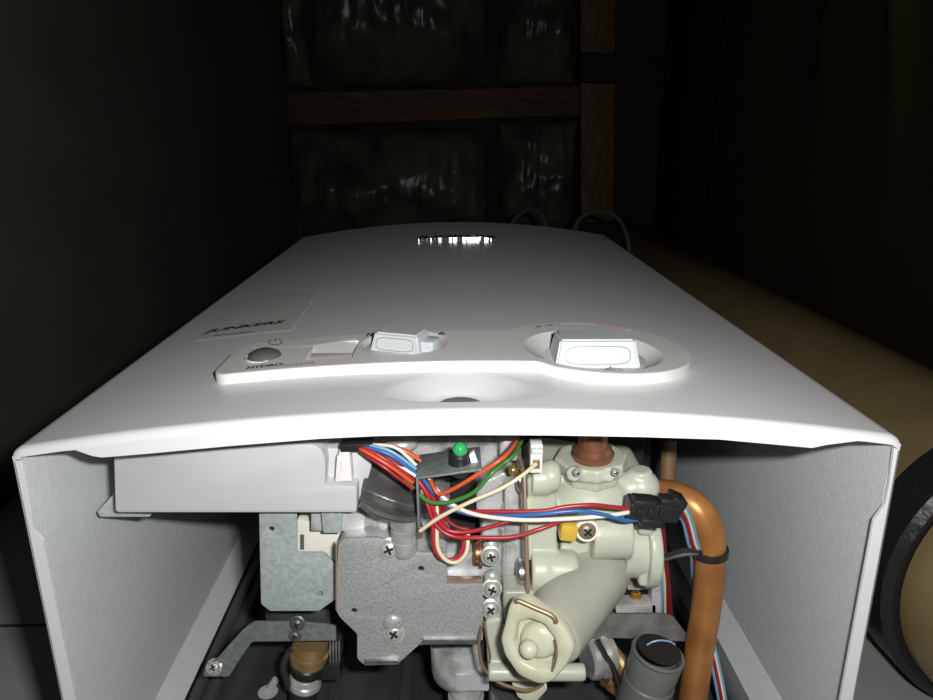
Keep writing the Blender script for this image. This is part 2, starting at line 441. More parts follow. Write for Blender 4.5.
# bottom flanges, outlines in the x-z plane at the open end
s = B()
def flange(xz, y=Y0, th=.0012):
    cu = bpy.data.curves.new('t', 'CURVE'); cu.dimensions = '2D'; cu.fill_mode = 'BOTH'; cu.extrude = th / 2
    sp = cu.splines.new('POLY'); sp.points.add(len(xz) - 1); sp.use_cyclic_u = True
    for q, v in zip(sp.points, xz): q.co = (v[0], v[1], 0, 1)
    ob = bpy.data.objects.new('t', cu); C.objects.link(ob)
    dg = bpy.context.evaluated_depsgraph_get(); me = bpy.data.meshes.new_from_object(ob.evaluated_get(dg))
    me.transform(Matrix(((1, 0, 0, 0), (0, 0, 1, y + th / 2), (0, 1, 0, 0), (0, 0, 0, 1))))
    s.bm.from_mesh(me); bpy.data.objects.remove(ob); bpy.data.curves.remove(cu); bpy.data.meshes.remove(me)
top = [(X0 + RB + (X1 - X0 - 2 * RB) * k / 60, 0) for k in range(61)]
top = [(x, arch(x) - RB) for x, _ in top]
def px_(px, py): p = P(px, py, Y0); return (p.x, p.z)
low = [px_(*p) for p in [(894, 444), (858, 441), (826, 445), (812, 448), (780, 445), (720, 439.5), (640, 437), (560, 435.5), (466, 435), (380, 436), (320, 438.8), (230, 446), (150, 453.5), (102, 457.5), (92, 456), (75, 450), (60, 451.5), (22, 457)]]
flange(top + low)
fl_l = [(X0 + .0015, ZE - .004)] + [px_(*p) for p in [(22, 460), (29, 495), (34, 531), (43, 541)]] + [(-.1448 + .0015, -.28), (X0 + .0015, -.28)]
fl_r = [(X1 - .0015, ZE - .004)] + [px_(*p) for p in [(894, 448), (890, 480), (886, 503), (874, 520)]] + [(.1492 - .001, -.28), (X1 - .0015, -.28)]
flange(fl_l); flange(fl_r)
s.build('edge_flange', 'enamel', hc, 30)
# inner lining (bare painted inside of the sides and front)
s = B()
s.box((X0 + .0007, Y0 + .003, ZB + .002), (X0 + .0017, Y1 - .025, ZE - .004))
s.build('side_lining', 'enamel_in', hc)
s = B(); s.box((X1 - .0017, Y0 + .003, ZB + .002), (X1 - .0007, Y1 - .025, ZE - .004))
s.build('side_lining', 'enamel_in', hc)
for sx, xa, xb in ((1, X0 + .0015, -.1386), (-1, X1 - .0015, .1435)):
    s = B(); a = Vector((xa, 0, ZB + (.013 if sx > 0 else .022))); b = Vector((xb, 0, ZB + .003)); m_ = (a + b) / 2; d_ = b - a
    s.obox((m_.x, .46, m_.z), (d_.length, .44, .0008), Matrix.Rotation(-math.atan2(d_.z, d_.x), 3, 'Y')); s.build('rear_return', 'enamel_in', hc)

# ---- control panel
def top_z(x, y): return arch(x)
HP = .0042
GX, GY, GR = .0600, .2960, .0405     # big round end
def bounds(x):
    k = max(0, min(1, (x + .0942) / .0060)); q = math.sqrt(max(0, 1 - (1 - k) ** 2))
    lo = .2693 + (1 - q) * .007
    k = max(0, min(1, (x + .0942) / .0100)); q = math.sqrt(max(0, 1 - (1 - k) ** 2))
    hi = .2950 + q * .0190 + .0015 * max(0, min(1, (x + .08) / .08))
    dx = x - GX
    if abs(dx) < GR:
        h = math.sqrt(GR * GR - dx * dx); clo, chi = GY - h * .96, GY + h * .96
        k2 = max(0, min(1, (x - .030) / .010)); k2 = k2 * k2 * (3 - 2 * k2); lo = min(lo, clo) * k2 + lo * (1 - k2)
        if x > GX: lo = clo
        f_ = max(0, min(1, (x - .015) / .025)); f_ = f_ * f_ * (3 - 2 * f_)
        hi = chi if x > GX else hi * (1 - f_) + max(chi, hi) * f_
    return lo, hi
def hgt(x, y):
    z = arch(x) + HP
    d2 = math.hypot(x - .0585, (y - .2895)) / .0285
    if d2 < 1: z -= .0065 * min(1, (1 - d2) * 2.4)
    d1 = math.hypot(x + .0205, (y - .2970)) / .0185
    if d1 < 1: z -= .0040 * min(1, (1 - d1) * 2.6)
    if -.0590 < x < -.0405 and .2790 < y < .3030: z -= .0034
    return z
s = B(); bm = s.bm
NX, NY = 420, 150; g = []
xs0, xs1 = -.0940, GX + GR - .0001
for i in range(NX + 1):
    u = i / NX; x = xs0 + (xs1 - xs0) * (u if True else 0)
    if u > .93: # finer towards the round end
        v = (u - .93) / .07; x = xs0 + (xs1 - xs0) * (.93 + .07 * math.sin(v * math.pi / 2) )
    lo, hi = bounds(x); row = []
    row.append(bm.verts.new((x, lo, arch(x) - .0006))); row.append(bm.verts.new((x, lo, arch(x) + HP - .0008)))
    row.append(bm.verts.new((x, lo + .0003, arch(x) + HP - .0002)))
    for j in range(NY + 1):
        y = lo + .0008 + (hi - lo - .0016) * j / NY; row.append(bm.verts.new((x, y, hgt(x, y))))
    row.append(bm.verts.new((x, hi - .0003, arch(x) + HP - .0002)))
    row.append(bm.verts.new((x, hi, arch(x) + HP - .0008))); row.append(bm.verts.new((x, hi, arch(x) - .0006)))
    g.append(row)
for A, Bq in zip(g, g[1:]):
    for k in range(len(A) - 1): bm.faces.new((A[k], Bq[k], Bq[k + 1], A[k + 1]))
bm.faces.new(list(reversed(g[0]))); bm.faces.new(g[-1])
cp = s.build('control_panel', 'plastic', hc, 28)

def onp(px, py, h=HP):
    """point on the cover front (raised by h) that is seen at this place"""
    z = ZC + h
    for _ in range(8): p = Q(px, py, z); z = arch(p.x) + h
    return p
# button
s = B(); c = onp(265, 356.8)
s.lathe(c - Vector((0, 0, .001)), (0, 0, 1), [(0, .0072), (.0012, .0070), (.0028, .0060), (.0039, .0040), (.0043, .002), (.0044, 0)], 40); s.build('button', 'greybtn', cp)
s = B(); s.torus(c + Vector((0, 0, -.0001)), (0, 0, 1), .0076, .0004); s.build('button_bezel', 'cream', cp)
# slide
s = B(); zz = arch(-.05) + HP
s.box((-.0590, .2790, zz - .0040), (-.0408, .2905, zz - .0012), .0003); s.build('slide_switch', 'cream', cp)
s = B(); s.box((-.0588, .2906, zz - .0036), (-.0408, .2928, zz - .0030)); s.build('slide_gap', 'slot', cp)
s = B(); bm = s.bm
q = [onp(248, 347.6, HP + .0003), onp(356.5, 338.2, HP + .0003), Vector((-.0407, .2930, zz - .0032)), Vector((-.0590, .2930, zz - .0032)), onp(302, 346.8, HP + .0002)]
bm.faces.new([bm.verts.new(p) for p in q]); bmesh.ops.solidify(bm, geom=list(bm.faces), thickness=.0003); s.build('slide_ramp', 'plastic', cp)

def wingknob(c, L, Wd, Hh, ang, name, slope):
    """round base with a raised grip whose lower face leans back and carries an outlined inset"""
    R = Matrix.Rotation(ang, 3, 'Z'); c = Vector(c)
    s = B(); s.lathe(c, (0, 0, 1), [(0, Wd * .9), (.0016, Wd * .88), (.0022, Wd * .82), (.0023, 0)], 48)
    # grip
    h0, h1 = .0005, Hh; t = bmesh.new(); vs = []
    for z, w, ya, yb in ((h0, L / 2, -Wd * .50, Wd * .50), (h1, L / 2 * .86, -Wd * .50 + slope, Wd * .34)):
        vs += [t.verts.new(Vector((sx * w, yy, z))) for sx, yy in ((-1, ya), (1, ya), (1, yb), (-1, yb))]
    for q in ((3, 2, 1, 0), (4, 5, 6, 7), (0, 1, 5, 4), (1, 2, 6, 5), (2, 3, 7, 6), (3, 0, 4, 7)): t.faces.new([vs[k] for k in q])
    bmesh.ops.bevel(t, geom=list(t.edges), offset=.0009, segments=3, affect='EDGES')
    bmesh.ops.transform(t, matrix=Matrix.Translation(c) @ R.to_4x4(), verts=t.verts); s.add(t)
    o = s.build(name, 'knobw', cp, 40)
    # outlined inset on the leaning face
    s = B(); pts = []
    n = Vector((0, -(h1 - h0), slope)).normalized()
    for k in range(41):
        a = 2 * math.pi * k / 40; cx, cz = math.cos(a), math.sin(a)
        ex = math.copysign(abs(cx) ** .35, cx) * L * .37; ev = .52 + math.copysign(abs(cz) ** .6, cz) * .27
        p = Vector((ex, -Wd * .5 + slope * ev, h0 + (h1 - h0) * ev)) + n * .00005
        pts.append(c + R @ p)
    s.tube(pts, .00016, 6, 3); s.build('grip_outline', 'inkg', o)
    return o
c2 = Vector((.0585, .2880, arch(.0585) + HP - .0064))
wingknob(c2, .0350, .0250, .0130, math.radians(-1), 'temperature_knob', .004)
c1 = Vector((-.0215, .2965, arch(-.02) + HP - .0040))
wingknob(c1, .0225, .0185, .0095, math.radians(-20), 'power_knob', .003)
s = B(); s.obox(c1 + Vector((.0118, -.003, .0035)), (.007, .010, .006), Matrix.Rotation(-.35, 3, 'Z'), .001); s.build('knob_pointer', 'knobw', cp)

# printed marks
def mark(pix, m, h=HP + .0001, name='printed_symbol', r=.00018, parent=None):
    s = B(); s.tube([onp(px, py, h) for px, py in pix], r, 6, 4); return s.build(name, m, parent or cp)
mark([(271, 340), (268.5, 342), (271, 344.3), (276, 344.6), (281, 343.5), (282, 341), (279, 339.5)], 'ink')
mark([(275.5, 338.6), (275.5, 341.5)], 'ink')
mark([(366, 336.5), (369, 333.5), (371, 336), (373, 332.8), (374, 336.5)], 'ink', r=.0003)
mark([(439, 334.2), (441.5, 332.2), (444, 334.2), (439, 334.2)], 'ink', r=.0003)
mark([(536, 327), (541, 326.3)], 'ink', r=.0003); mark([(547, 325.6), (553, 325.2)], 'inkb', r=.0004)
mark([(560, 323.8), (575, 323.4), (595, 324.2)], 'inkg')
mark([(615, 328), (620, 328.6)], 'inkr', r=.0005); mark([(626, 329.5), (632, 330.5)], 'inkg', r=.0003)
mark([(606, 368.4), (612, 368.2), (618, 368.7), (623, 370.2)], 'inkg', r=.0003); mark([(610, 366.6), (611, 368)], 'inkg', r=.0003)

def text(body, px, py, size, m, parent, h, name, rotz=0, ex=.00001, ysc=1, align='LEFT', bold=0, shear=0):
    cu = bpy.data.curves.new('t', 'FONT'); cu.body = body; cu.size = size; cu.extrude = ex; cu.align_x = align; cu.offset = bold; cu.shear = shear
    ob = bpy.data.objects.new('t', cu); C.objects.link(ob)
    dg = bpy.context.evaluated_depsgraph_get(); me = bpy.data.meshes.new_from_object(ob.evaluated_get(dg))
    p = onp(px, py, h); cs, sn = math.cos(rotz), math.sin(rotz)
    for v in me.vertices:
        x, y, z = v.co; y *= ysc
        X = p.x + x * cs - y * sn; Y = p.y + x * sn + y * cs
        v.co = (X, Y, arch(X) + h + z)
    s = B(); s.bm.from_mesh(me); bpy.data.objects.remove(ob); bpy.data.curves.remove(cu); bpy.data.meshes.remove(me)
    return s.build(name, m, parent, 30)
text('HYDRO', 246, 369.2, .0040, 'ink', cp, HP + .00015, 'lettering', math.radians(5), bold=.00014, ysc=1.15)
text('POWER', 281.5, 367, .0037, 'inkg', cp, HP + .00015, 'lettering', math.radians(5), ysc=1.15)

# rating sticker
s = B(); bm = s.bm
cor = [onp(193, 341, .0002), onp(291, 330, .0002), onp(320, 290, .0002), onp(246, 297, .0002)]
n = 40; g = [[None] * 2 for _ in range(n + 1)]
for i in range(n + 1):
    for j, (a, b) in enumerate(((cor[0], cor[1]), (cor[3], cor[2]))):
        p = a.lerp(b, i / n); g[i][j] = bm.verts.new((p.x, p.y, arch(p.x) + .00045))
for i in range(n): bm.faces.new((g[i][0], g[i + 1][0], g[i + 1][1], g[i][1]))
st = s.build('rating_sticker', 'stick', hc)
ra = math.radians(2.5)
text('JUNKERS', 205, 333.0, .0098, 'ink', st, .0005, 'lettering', ra, bold=.0004, shear=.2, ysc=.9)
for i, (px, py, L, m) in enumerate(((193, 337.5, .052, 'ink'), (214, 336.5, .026, 'ink'))):
    pass
def tline(px0, py0, px1, py1, w_, m):
    a = onp(px0, py0, .0003); b = onp(px1, py1, .0003); s = B(); n = 24; k0 = None
    rnd = random.Random(px0 * 7 + py0)
    t = 0
    while t < 1:
        L = rnd.uniform(.03, .10); e = min(1, t + L)
        p, q = a.lerp(b, t), a.lerp(b, e)
        s.obox(((p.x + q.x) / 2, (p.y + q.y) / 2, arch((p.x + q.x) / 2) + .0005), ((q - p).length, w_, .00001), Matrix.Rotation(math.atan2(q.y - p.y, q.x - p.x), 3, 'Z'))
        t = e + rnd.uniform(.012, .02)
    s.build('text_line', m, st)
tline(196, 336.5, 288, 328.6, .0004, 'inkg'); tline(214, 336.2, 253, 332.2, .0014, 'ink')
for (x0, y0, x1, y1) in ((212, 323, 300, 313.5), (208, 327, 290, 318.5), (214, 319, 302, 309), (222, 313.5, 296, 305.5), (228, 308, 312, 299), (232, 304.5, 312, 296), (238, 300, 316, 291.5)):
    tline(x0, y0, x1, y1, .0008, 'inkl')
# chrome name badge at the far end
text('JUNKERS', 419, 239.5, .0165, 'chrome', hc, .0012, 'name_badge', 0, ex=.0012, bold=.0006, ysc=1.2)
# window
s = B(); wz = arch(BX) - .0050
s.lathe((BX, .2450, wz - .0002), (0, 0, 1), [(0, .0080), (.0006, .0080), (.0008, .0074), (.0008, 0)], 40)
s.build('viewing_window', 'window', hc)

# ================================================================== BACK FRAME OF THE HEATER
hb = thing('heater_back_frame', 'dark sheet metal back frame of the water heater behind the valves', 'back frame')
s = B()
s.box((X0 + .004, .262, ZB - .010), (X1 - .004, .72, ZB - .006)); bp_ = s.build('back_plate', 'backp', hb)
s = B(); ap = [P(195, 706, .262), P(244, 560, .32)]
s.box((-.1380, .240, ZB - .004), (-.1245, .60, ZB + .002), .0015); s.box((-.1345, .244, ZB + .001), (-.1300, .60, ZB + .0045), .001)
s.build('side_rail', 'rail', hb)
s = B(); s.box((.136, .24, ZB - .004), (.149, .60, ZB + .008), .0015); s.build('side_rail', 'rail', hb)
s = B()
for k in range(3): s.tube([(-.09 + k * .012, .29, ZB - .0056), (-.09 + k * .012, .55, ZB - .0056)], .0016)
for x in (-.03, .0, .085): s.box((x, .29, ZB - .007), (x + .006, .6, ZB - .004), .001)
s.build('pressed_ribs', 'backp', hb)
s = B(); p = Q(268, 692, ZB - .006); q = Q(276, 680, ZB - .006)
s.lathe((p.x, p.y, ZB - .0062), (0, 0, 1), [(0, .0052), (.0005, .0052)], 24); s.tube([(p.x, p.y, ZB - .0058), (q.x, q.y, ZB - .0058)], .0022, 10, 4, )
s.build('keyhole', 'tile', hb)

# combustion chamber, deep in the cover; body and tray near black for the shade there
cc = thing('combustion_chamber', 'combustion chamber blackened for the shade deep inside the heater, with upright fins', 'combustion chamber')
s = B(); s.box((-.095, .40, -.262), (.120, .66, -.112), .003); s.build('chamber_body', 'slot', cc)
s = B()
for k in range(14):
    x = .012 + k * .0075; s.box((x, .34, -.150), (x + .0016, .402, -.108))
s.build('fins', 'rail', cc)
s = B(); s.box((-.07, .33, -.20), (.0, .40, -.112), .003); s.box((.0, .345, -.235), (.10, .40, -.150), .003); s.build('burner_tray', 'slot', cc)

# ================================================================== CONTROL BOX
cb = thing('electronics_box', 'pale grey plastic electronics box under the upper left of the open cover', 'electronics box')
s = B()
s.plate([(113, 446), (312, 444), (322, 450), (326, 462), (325, 486), (357, 486), (357, 513), (115, 513)], .250, .050, .0018, bev=.0008)
box_body = s.build('housing', 'box', cb)
s = B(); s.plate([(300, 447), (345, 449), (369, 452), (372, 466), (358, 512), (300, 512)], .2575, .04, .002, bev=.0006)
s.build('side_housing', 'box', cb)
s = B(); s.plate([(337, 456), (350, 455), (352, 481), (335, 482)], .2515, .006, .0004); s.plate([(339, 450), (349, 449), (349, 457), (339, 457)], .2525, .006, .0003)
cn = s.build('white_plug', 'plastic', cb)
s = B(); s.plate([(341, 462), (346, 461), (346, 470), (341, 470)], .2508, .002, .0002); s.build('plug_pin', 'cream', cn)
s = B(); s.plate([(340, 445), (372, 444), (372, 451), (341, 452)], .2490, .010, .0006); s.build('black_socket', 'black', cb)
s = B(); s.plate([(97, 512), (113, 495), (117, 513), (150, 515), (150, 517), (100, 517)], .262, .03, .0006); s.build('mounting_lug', 'galv', cb)

# ================================================================== METALWORK UNDER BOX
g1 = thing('mounting_plate', 'small bluish galvanised steel plate below the pale grey box', 'metal plate')
s = B(); s.plate([(259, 513), (297, 513), (297, 553), (324, 553), (336, 566), (336, 599), (319, 611), (270, 611), (261, 604)], .262, .0014, .0008, [(271.5, 529, .0011), (320, 594, .0013)])
s.build('plate', 'galv', g1)
s = B(); c = P(320, 594, .2622); s.lathe(c, (0, 1, 0), [(.0, .0036), (.0010, .0030), (.0016, .0016), (.004, .0014), (.004, 0)], 24, cap=False); s.build('pressed_dimple', 'galv', g1)
s = B(); c = P(271.5, 529, .2645); s.lathe(c, (0, 1, 0), [(0, .003), (.001, .003)], 16); s.build('hole_shade', 'slot', g1)  # black disc painted as the shade behind the hole
s = B(); s.plate([(265, 611), (330, 611), (331, 640), (268, 640)], .292, .002, .0008); s.build('rear_tab', 'backp', g1)

br = thing('cream_metal_bracket', 'pale metal strip with slot between the small plate and the big cover plate', 'bracket')
s = B(); s.plate([(297, 519), (330, 528), (372, 532), (388, 540), (345, 548), (338, 562), (324, 556), (297, 553)], .270, .010, .001); s.build('strip', 'cream', br)
s = B(); s.plate([(300, 535), (304, 535), (304, 550), (300, 550)], .2695, .002, .0002); s.build('slot', 'rail', br)
s = B()
for q in ([(311, 514), (321, 514), (322, 531), (311, 531)], [(341, 514), (365, 514), (364, 532), (341, 531)]): s.plate(q, .262, .012, .0006)
s.build('end_tab', 'alu', br)
s = B(); s.plate([(321, 512), (342, 512), (341, 533), (323, 533)], .258, .014, .0006); s.build('front_tab', 'galv', br)

# ================================================================== GAS VALVE
gv = thing('gas_valve', 'grey metal gas valve assembly behind a speckled steel cover plate', 'gas valve')
s = B(); s.plate([(338, 544), (345, 539), (378, 538), (400, 545), (420, 553), (447, 553), (447, 583), (483, 583), (483, 641), (424, 641), (398, 664), (364, 665), (357, 659), (357, 634), (340, 618), (336, 611)], .252, .0016, .0012, [(354, 611, .0012), (421, 569, .0012)], bev=.0004)
gp = s.build('cover_plate', 'galv2', gv)
s = B(); s.plate([(338, 544), (345, 539), (378, 538), (400, 545), (420, 553), (447, 553), (447, 583), (482, 583), (482, 641), (424, 640), (398, 662), (364, 663), (358, 658), (358, 634), (341, 618), (337, 610)], .2545, .016, .0012)
s.build('valve_body', 'alu', gv)
for hx, hy in ((354, 611), (421, 569)):
    s = B(); s.lathe(P(hx, hy, .2538), (0, 1, 0), [(0, .002), (.0008, .002)], 16); s.build('hole_shade', 'slot', gp)  # black discs behind the plate holes, shade put in as colour
s = B(); s.plate([(423, 640), (481, 640), (481, 645), (420, 646)], .2505, .004, .0004, bev=.0006); s.plate([(364, 661), (399, 661), (399, 665), (364, 666)], .2505, .003, .0004, bev=.0005); s.build('rolled_lip', 'steel', gp)
s = B(); s.plate([(447, 581.5), (482, 581.5), (482, 583.5), (447, 583.5)], .2508, .004, .0002); s.build('cut_edge', 'edge', gp)
s = B(); s.plate([(335.5, 545), (337.2, 545), (337.2, 612), (335.5, 610)], .2518, .004, .0002); s.build('cut_edge', 'edge', gp)
s = B(); s.plate([(446, 553), (484, 552), (484, 583), (446, 583)], .262, .010, .0005); s.build('recess_block', 'alu', gv)
for (px, py, r, rot) in ((389, 549, .0036, .4), (394, 633, .0036, 1.0)): screw(gv, P(px, py, .2512), r, rot=rot)
s = B(); s.ball(P(393, 623, .2522), .0042, (1, .5, 1)); s.build('plate_dimple', 'galv2', gp)
# aluminium column right of the plate with three screws
s = B()
s.cyl(P(491, 540, .268), P(491, 622, .268), .0052, bev=.001)
s.plate([(481, 536), (502, 536), (502, 600), (497, 625), (481, 620)], .262, .02, .001)
s.plate([(502, 512), (511, 508), (513, 585), (502, 590)], .268, .02, .002, bev=.0008)
s.build('screw_column', 'alu', gv, remesh=.0007, smooth=3)
for k, (px, py) in enumerate(((491, 556), (492, 589), (490.5, 609))):
    screw(gv, P(px, py, .2535), .0033, rot=.2 + k, depth=.007)
s = B()
for px, py in ((491, 545), (492, 577)): s.ball(P(px, py, .257), .0033, (1, .8, 1))
s.build('stud', 'zinc', gv)
s = B(); s.cyl(P(473, 553, .262), P(481, 553, .262), .0052, bev=.0008); s.cyl(P(479, 553, .262), P(482, 553, .262), .0062); s.build('copper_nut', 'copperb', gv)
# plug hanging in front of the plate top
s = B(); a = P(404.5, 515, .2530); c = P(404.5, 556, .2530); L = (a - c).length
s.lathe(c, a - c, [(0, 0), (.0003, .0025), (.0012, .0042), (.0028, .0050), (L * .42, .0053), (L * .43, .0049), (L * .46, .0049), (L * .47, .0054), (L * .7, .0054), (L * .71, .0050), (L * .74, .0050), (L * .75, .0055), (L, .0055)], 36)
s.build('ribbed_plug', 'satin', gv)
# grey scoop casting
s = B(); bm = s.bm; g = []
tp = [(368, 448), (380, 446), (396, 452), (410, 464), (418, 474)]; bt = [(360, 505), (372, 513), (388, 519), (404, 521.5), (419, 519)]
def pl(pp, u):
    k = min(int(u * (len(pp) - 1)), len(pp) - 2); f_ = u * (len(pp) - 1) - k; return pp[k][0] * (1 - f_) + pp[k + 1][0] * f_, pp[k][1] * (1 - f_) + pp[k + 1][1] * f_
for i in range(41):
    u = i / 40; row = []
    for j in range(41):
        v = j / 40; a_, b_ = pl(tp, u), pl(bt, u)
        dep = .278 - .030 * v ** .6 - .003 * math.sin(u * math.pi) * v + (.0022 * math.exp(-((v - .80) / .05) ** 2)) - (.0020 if v > .92 else 0) + .003 * math.exp(-((v - .45) / .08) ** 2 - ((u - .75) / .25) ** 2)
        row.append(bm.verts.new(P(a_[0] * (1 - v) + b_[0] * v, a_[1] * (1 - v) + b_[1] * v, dep)))
    g.append(row)
for A, Bq in zip(g, g[1:]):
    for k in range(40): bm.faces.new((A[k], Bq[k], Bq[k + 1], A[k + 1]))
bmesh.ops.solidify(bm, geom=list(bm.faces), thickness=.0015)
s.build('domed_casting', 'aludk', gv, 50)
s = B(); s.tube([P(360, 505, .2470), P(372, 513, .2470), (P(390, 519, .2470)), P(405, 521, .2470), P(418, 519, .2470)], .0009); s.build('casting_rim', 'steel', gv)
s = B(); s.plate([(362, 513), (392, 520), (392, 536), (376, 532), (362, 530)], .264, .012, .001); s.plate([(416, 518), (447, 520), (447, 553), (420, 553)], .272, .010, .0005); s.plate([(343, 530), (395, 534), (425, 546), (480, 548), (480, 556), (380, 556)], .275, .010, .0005)
s.build('rear_casting', 'alu', gv)
# upper middle casting
s = B()
s.plate([(372, 440), (520, 438), (523, 470), (512, 500), (500, 512), (476, 515), (474, 470), (372, 470)], .285, .03, .002)
s.plate([(476, 486), (508, 470), (512, 506), (502, 516), (476, 515)], .276, .02, .003)
s.plate([(500, 440), (520, 440), (520, 462), (500, 462)], .272, .02, .002)
s.build('upper_casting', 'alu', gv, remesh=.0009, smooth=3)
s = B(); s.plate([(451, 468), (475, 468), (475, 545), (451, 545)], .280, .02, .0005); s.build('slot_shade', 'slot', gv)  # black block drawn for the shade in a slot of the casting
s = B(); s.plate([(420, 478), (451, 478), (451, 545), (420, 545)], .284, .02, .0005); s.build('slot_side', 'aludk', gv)  # grey block beside the dark slot
s = B(); s.ball(P(401, 443, .276), .006, (1.2, 1, .7)); s.build('domed_nut', 'zinc', gv)
# vertical aluminium flange plate with copper coloured gasket, screws seen from the side
s = B(); s.plate([(505, 490), (524, 476), (527, 592), (506, 598)], .266, .018, .001)
s.cyl(P(512, 470, .285), P(512, 600, .285), .006)
s.build('valve_flange', 'alu', gv)
s = B(); s.plate([(523, 476), (526, 476), (530, 594), (526.5, 594)], .2475, .03, .0001); s.build('gasket', 'edge', gv)
s = B(); s.lathe(P(526, 572, .259), (-1, 0, 0), [(0, .0030), (.001, .0058), (.003, .0056), (.004, .004), (.0042, 0)], 24); s.build('side_bolt', 'steel', gv)
s = B(); s.lathe(P(526, 480, .262), (-1, 0, 0), [(0, .0030), (.001, .0052), (.003, .0050), (.004, .003), (.0042, 0)], 24); s.build('side_bolt', 'steel', gv)
s = B(); s.ball(P(513, 470, .262), .002); s.build('yellow_seal', 'brass', gv)

# aluminium gas outlet under the cover plate
go = thing('gas_outlet_fitting', 'dull aluminium outlet cup below the speckled cover plate', 'gas fitting')
s = B()
s.cyl(P(457, 640, .285), P(458, 668, .285), .0125, bev=.001); s.lathe(P(458, 668, .285), P(459, 690, .285) - P(458, 668, .285), [(-.001, .0125), (.003, .0118), (.006, .0095), (.007, .008)], 36)
s.plate([(455, 675), (489, 676), (489, 691), (456, 691)], .272, .01, .001)
s.build('cup', 'alu', go)
s = B(); s.cyl(P(466, 688, .280), P(467, 712, .280), .0075, bev=.0006); s.torus(P(466, 695, .280), P(467, 712, .28) - P(466, 688, .28), .0078, .0008); s.build('stem', 'zinc', go)

# ================================================================== LAMP BRACKET + LAMP
lb = thing('lamp_bracket', 'thin bent grey sheet metal bracket carrying the green lamp', 'bracket')
s = B()
a, b, c, d = P(419, 532, .244), P(417, 478, .244), P(470, 472, .244), P(503, 469, .244)
T = .0009
def strip(p, q, y0, y1, T, bev=.0002):
    m_ = (p + q) / 2; L = (q - p).length; ang = math.atan2(q.z - p.z, q.x - p.x)
    s.obox((m_.x, (y0 + y1) / 2, m_.z), (L, y1 - y0, T), Matrix.Rotation(-ang, 3, 'Y'), bev)
strip(a, b, .244, .262, T); strip(b + Vector((0, 0, -.0003)), P(482, 470, .244), .244, .264, T)
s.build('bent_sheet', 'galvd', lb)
s = B(); e = P(419, 532, .244); s.box((e.x - .0006, .244, e.z - .003), (e.x + .0012, .250, e.z + .002), .0003); s.build('foot', 'steel', lb)
il = thing('indicator_lamp', 'round green indicator lamp in a black holder below the cover edge', 'indicator lamp')
base = P(459.5, 468, .2535); ax = (P(460, 445, .2475) - base).normalized()
s = B(); s.lathe(base, ax, [(-.001, .0042), (.0005, .0052), (.001, .0048), (.0090, .0030), (.0094, .0024)], 32); s.build('holder', 'black', il)
s = B(); s.ball(base + ax * .0112, .0028); s.build('lens', 'lens', il)
s = B(); s.plate([(469, 455), (474, 451), (479, 465), (472, 468)], .250, .002, .0004); s.build('white_collar', 'plastic', il)

# ================================================================== WATER VALVE
wv = thing('water_valve', 'milky green plastic water valve with a big slanted cylinder, right of the gas valve', 'water valve')
V = .0007
E1, E2 = P(543, 641, .231), P(598, 572, .266)
axd = (E1 - E2).normalized()
s = B()
# central manifold
s.plate([(528, 480), (548, 470), (600, 478), (650, 480), (657, 500), (655, 560), (640, 575), (560, 580), (529, 575)], .270, .035, .004)
s.plate([(527, 478), (556, 478), (558, 560), (530, 562)], .2585, .02, .002)
s.cyl(P(541, 476, .262), P(560, 476, .262), .0066, bev=.0026)     # upper left boss
s.cyl(P(531, 479, .262), P(548, 479, .262), .0066)
s.ball(P(590, 505, .270), .019, (1, .8, .75))
s.cyl(P(588, 495, .272), P(642, 486, .272), .0066, .0075, bev=.003)    # upper right horn
s.ball(P(641, 487, .272), .0078)
s.cyl(P(640, 469, .272), P(640, 482, .272), .005, bev=.001)
s.cyl(P(530, 570, .258), P(578, 570, .258), .0082, bev=.0028)          # lower left boss
s.cyl(P(530, 570, .258), P(548, 570, .258), .0086, bev=.001)
s.cyl(P(590, 534, .262), P(629, 534, .262), .0100, bev=.0006)         # middle tube
s.cyl(P(620, 545, .270), P(648, 545, .270), .0135, bev=.001)          # right port
s.plate([(560, 540), (595, 544), (595, 560), (562, 560)], .262, .02, .003)
s.plate([(502, 592), (560, 590), (560, 640), (505, 640)], .262, .02, .002)
s.plate([(485, 622), (500, 618), (530, 640), (560, 670), (530, 678), (498, 678), (488, 668)], .250, .02, .002)
s.cyl(P(488, 672, .248), P(585, 672, .248), .0036, bev=.0006)
s.build('valve_body', 'valve', wv, remesh=V, smooth=6)
s = B(); s.cyl(E2 - axd * .001, E1 - axd * .003, .0137, .0136, bev=.002); s.ball(E2 - axd * .001, .0135); s.plate([(503, 592), (546, 592), (560, 600), (560, 625), (505, 640)], .250, .012, .002); s.build('slanted_cylinder', 'valveg', wv, remesh=V, smooth=6)
# upper right flange disc with screws
s = B()
s.lathe(P(641, 547, .270), (1, 0, 0), [(0, .0160), (.0008, .0168), (.0045, .0168), (.0055, .0158), (.0056, 0)], 48)
s.obox(P(644, 521, .262), (.006, .008, .010), None, .0015); s.obox(P(644, 574, .262), (.006, .008, .008), None, .0015)
s.build('side_flange', 'valve', wv, remesh=V, smooth=3)
